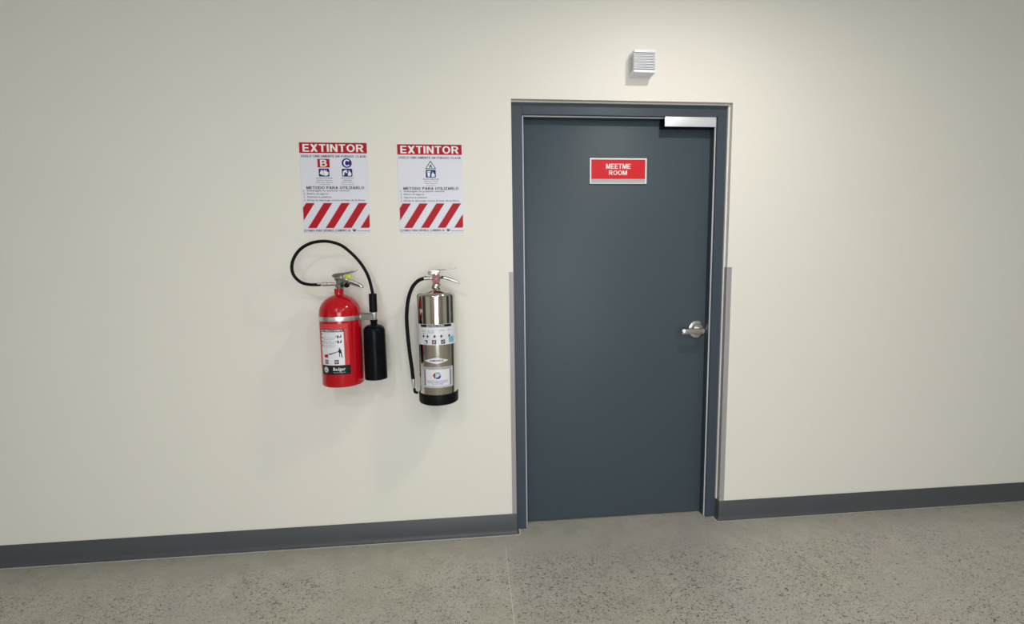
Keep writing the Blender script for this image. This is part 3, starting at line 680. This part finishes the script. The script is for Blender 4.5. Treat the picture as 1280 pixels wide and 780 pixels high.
MB().prism([(-0.3470, 1.2935), (-0.3450, 1.2985), (-0.2985, 1.3018), (-0.2640, 1.3052), (-0.2560, 1.3078), (-0.2600, 1.3010), (-0.2986, 1.2965)], lambda p, q, a: (p, a, q), EY-0.011, EY+0.011, 0.0012).build('operating_lever', 'zinc', t, 30)
hb = [(-0.3360, 1.2720), (-0.3055, 1.2692), (-0.2749, 1.2590), (-0.2505, 1.2475), (-0.2420, 1.2330), (-0.2520, 1.2395), (-0.2814, 1.2485), (-0.3120, 1.2575), (-0.3360, 1.2600)]
MB().prism(hb, lambda p, q, a: (p, a, q), EY-0.012, EY+0.012, 0.0015).build('carry_handle', 'zinc', t, 30)
MB().lathe([(0.0, -0.1370), (0.0045, -0.1370), (0.0050, -0.1355), (0.0050, -0.1300), (0.0, -0.1300)], (-0.3200, 0, 1.2665), 'y', 16).build('pin_hole_plug', 'black_plastic', t)
MB().lathe([(0.0, -0.030), (0.0085, -0.030), (0.0085, -0.010), (0.0070, -0.008), (0.0070, 0.012), (0.0, 0.012)], (-0.3680, EY, 1.2615), 'x', 14).build('hose_coupling', 'chrome', t, 25)
sh_ = [(-0.3860, 1.2622), (-0.3983, 1.2618), (-0.4260, 1.2498), (-0.4508, 1.2209), (-0.4690, 1.1694), (-0.4778, 1.1000), (-0.4768, 1.0300), (-0.4709, 0.9415), (-0.4636, 0.8701), (-0.4600, 0.8198)]
MB().tube(spline([(x, EY, z) for x, z in sh_], 6), 0.0080, 14).build('hose', 'black', t)
MB().tube([(-0.4601, EY, 0.8215), (-0.4597, EY, 0.8130), (-0.4597, EY, 0.8125), (-0.4583, EY, 0.7900), (-0.4570, EY, 0.7760)], [0.0086, 0.0086, 0.0068, 0.0060, 0.0052], 14).build('nozzle', 'chrome', t)
MB().tube([(-0.4570, EY-0.002, 0.7790), (-0.4530, EY-0.006, 0.7640), (-0.4400, EY-0.006, 0.7580)], [0.0052, 0.0070, 0.0055], 12).build('nozzle_holder', 'black_plastic', t)
mp = cyl_map(SXc, EY, SR)
D = lambda deg: math.radians(deg)*SR
lab = p_rect(mp, D(-88), D(78), 0.9830, 1.0710, 0.0005, 36).build('label', 'label_white', t)
p_rect(mp, D(-48), D(50), 1.0585, 1.0695, 0.0009, 20).build('title_bar', 'black_print', lab)
p_caps(mp, 'INSTRUCTIONS', D(-26), D(26), 1.0605, 1.0675, 0.0013).build('lettering', 'label_white', lab)
for a0, a1, z0, z1, tx in ((-42, -30, 1.040, 1.0445, 'HOLD'), (-42, -31, 1.030, 1.0345, 'UPRIGHT'), (-24, -4, 1.041, 1.0450, 'PULL PIN'), (-23, -5, 1.034, 1.0375, 'RING'), (10, 26, 1.042, 1.0460, 'SQUEEZE'), (36, 48, 1.043, 1.0470, 'AIM')):
    p_text(mp, tx, D(a0), D(a1), z0, z1, 0.0009, 0.0).build('text_line', 'ink', lab)
for j in range(6):
    p_text(mp, ('CAUTION', 'RECHARGE', 'INSPECT', 'WATER', 'TEST', 'SERVICE')[j], D(-76), D(-58), 1.056-0.0125*j, 1.060-0.0125*j, 0.0009, 0.0).build('text_line', 'label_grey', lab)
for a in (-38, -24, -3, 16, 41):                                       # little step drawings
    e = MB(); z = 1.0200
    p_poly(mp, [(D(a-2), z-0.006), (D(a+2), z-0.006), (D(a+2), z+0.003), (D(a), z+0.007), (D(a-2), z+0.003)], 0.0009, e)
    p_poly(mp, [(D(a+2), z), (D(a+5), z-0.003), (D(a+5), z-0.001), (D(a+2), z+0.003)], 0.0009, e)
    p_poly(mp, [(D(a-5), z-0.004), (D(a-2), z+0.001), (D(a-2), z+0.003), (D(a-5), z-0.002)], 0.0009, e)
    e.build('step_drawing', 'ink', lab)
p_rect(mp, D(-40), D(38), 1.0075, 1.0083, 0.0009, 12).build('rule', 'label_grey', lab)
b = p_disc(mp, D(-30), 0.9955, 0.0085, 0.0085, 0.0009).build('class_mark', 'ink', lab)
p_disc(mp, D(-31), 0.9950, 0.0060, 0.0062, 0.0013).build('class_symbol', 'label_white', b)
p_poly(mp, [(D(-30), 0.9950), (D(-24), 0.9990), (D(-25), 1.0040), (D(-30), 1.0010)], 0.0016).build('class_symbol', 'ink', b)
for a, m_ in ((-5, 'red_print'), (21, 'black_print')):
    b = p_rect(mp, D(a-6), D(a+6), 0.9870, 1.0045, 0.0009, 3).build('class_mark', 'black_print' if a > 0 else 'ink', lab)
    e = MB(); p_disc(mp, D(a), 0.9957, 0.0055, 0.0055, 0.0013, 16, e, 0.5); e.build('class_symbol', 'label_white', b)
    e = MB(); p_poly(mp, [(D(a-6), 1.0045), (D(a-4), 1.0045), (D(a+6), 0.9890), (D(a+6), 0.9870), (D(a+4), 0.9870), (D(a-6), 1.0020)], 0.0016, e); e.build('class_slash', m_, b)
p_rect(mp, D(39), D(60), 0.9900, 1.0150, 0.0009, 6).build('blue_patch', 'cyan', lab)
# lozenge maker's badge
e = MB(); q = []
for i in range(33):
    a = -36+72*i/32; q.append((a, 0.0130*(1-abs(2*i/32-1)**1.25)+0.0005))
vs = []
for a, hh in q: vs += [mp(D(a), 0.9155-hh, 0.0005), mp(D(a), 0.9155+hh, 0.0005)]
e.add(vs, [(2*i, 2*i+2, 2*i+3, 2*i+1) for i in range(32)], True)
bd = e.build('maker_badge', 'label_white', t)
p_caps(mp, 'AMEREX', D(-20), D(21), 0.9125, 0.9195, 0.0009).build('lettering', 'black_print', bd)
# service company label
l2 = p_rect(mp, D(-52), D(52), 0.7990, 0.8880, 0.0005, 24).build('service_label', 'label_grey', t)
p_rect(mp, D(-33), D(38), 0.8080, 0.8770, 0.0009, 18).build('white_panel', 'label_white', l2)
for i in range(9):
    z = 0.8100+0.0075*i
    p_rect(mp, D(-40), D(-35), z, z+0.0045, 0.0009, 2).build('month_mark', 'black_print', l2)
    p_rect(mp, D(40), D(44), z, z+0.0045, 0.0009, 2).build('month_mark', 'ink', l2)
p_text(mp, 'MANTENIMIENTO Y RECARGA', D(-46), D(46), 0.8795, 0.8845, 0.0009, 0.0).build('text_line', 'ink', l2)
def hexpart(a0, a1, m_):
    e = MB(); cs, cz, ro, ri = D(1), 0.8520, 0.0165, 0.0085
    pts = [(a0+(a1-a0)*i/4) for i in range(5)]
    hexr = lambda a, r: r*math.cos(math.radians(30))/math.cos(math.radians((a % 60)-30))
    o_ = [(cs+1.12*hexr(a, ro)*math.cos(math.radians(a)), cz+hexr(a, ro)*math.sin(math.radians(a))) for a in pts]
    i_ = [(cs+1.12*hexr(a, ri)*math.cos(math.radians(a)), cz+hexr(a, ri)*math.sin(math.radians(a))) for a in pts]
    vs = [mp(s, z, 0.0013) for s, z in o_]+[mp(s, z, 0.0013) for s, z in i_]
    e.add(vs, [(i, i+1, 6+i, 5+i) for i in range(4)]); e.build('emblem_segment', m_, l2)
hexpart(125, 235, 'red_print'); hexpart(245, 355, 'blue'); hexpart(5, 60, 'cyan'); hexpart(62, 115, 'light_green')
p_caps(mp, 'PG', D(-5), D(7), 0.8480, 0.8560, 0.0013).build('lettering', 'cyan', l2)
for i, (tx, a) in enumerate((('EQUIPOS CONTRA INCENDIO', 31), ('SERVICIO Y MANTENIMIENTO', 30), ('EXTINTORES', 16))):
    z = 0.8285-0.0068*i
    p_text(mp, tx, D(2-a), D(2+a), z-0.002, z+0.0024, 0.0013, 0.01).build('text_line', 'blue', l2)

# ------------------------------------------------------------------ recessed ceiling downlights that light the room
def downlight(x, y, label):
    t = empty('ceiling_downlight', (x, y, CEIL), label=label, cat='ceiling light', group='recessed ceiling downlights')
    MB().lathe([(0.090, -0.001), (0.093, -0.008), (0.112, -0.006), (0.115, 0.0)], (x, y, CEIL), 'z', 40).build('trim_ring', 'white_plastic', t)
    MB().add([(x+0.091*math.cos(k*math.pi/16), y+0.091*math.sin(k*math.pi/16), CEIL-0.003) for k in range(32)], [tuple(range(32))[::-1]]).build('diffuser', 'diffuser', t)
for (x, y), lb in zip(LIGHTS, ('round recessed downlight in the ceiling just before the grey door', 'round ceiling downlight mid-room on the extinguisher side',
        'round ceiling downlight mid-room on the door side', 'round ceiling downlight near the rear glazing on the extinguisher side', 'round ceiling downlight near the rear glazing on the door side')):
    downlight(x, y, lb)
bpy.data.objects.remove(_fo); bpy.data.curves.remove(_fc)
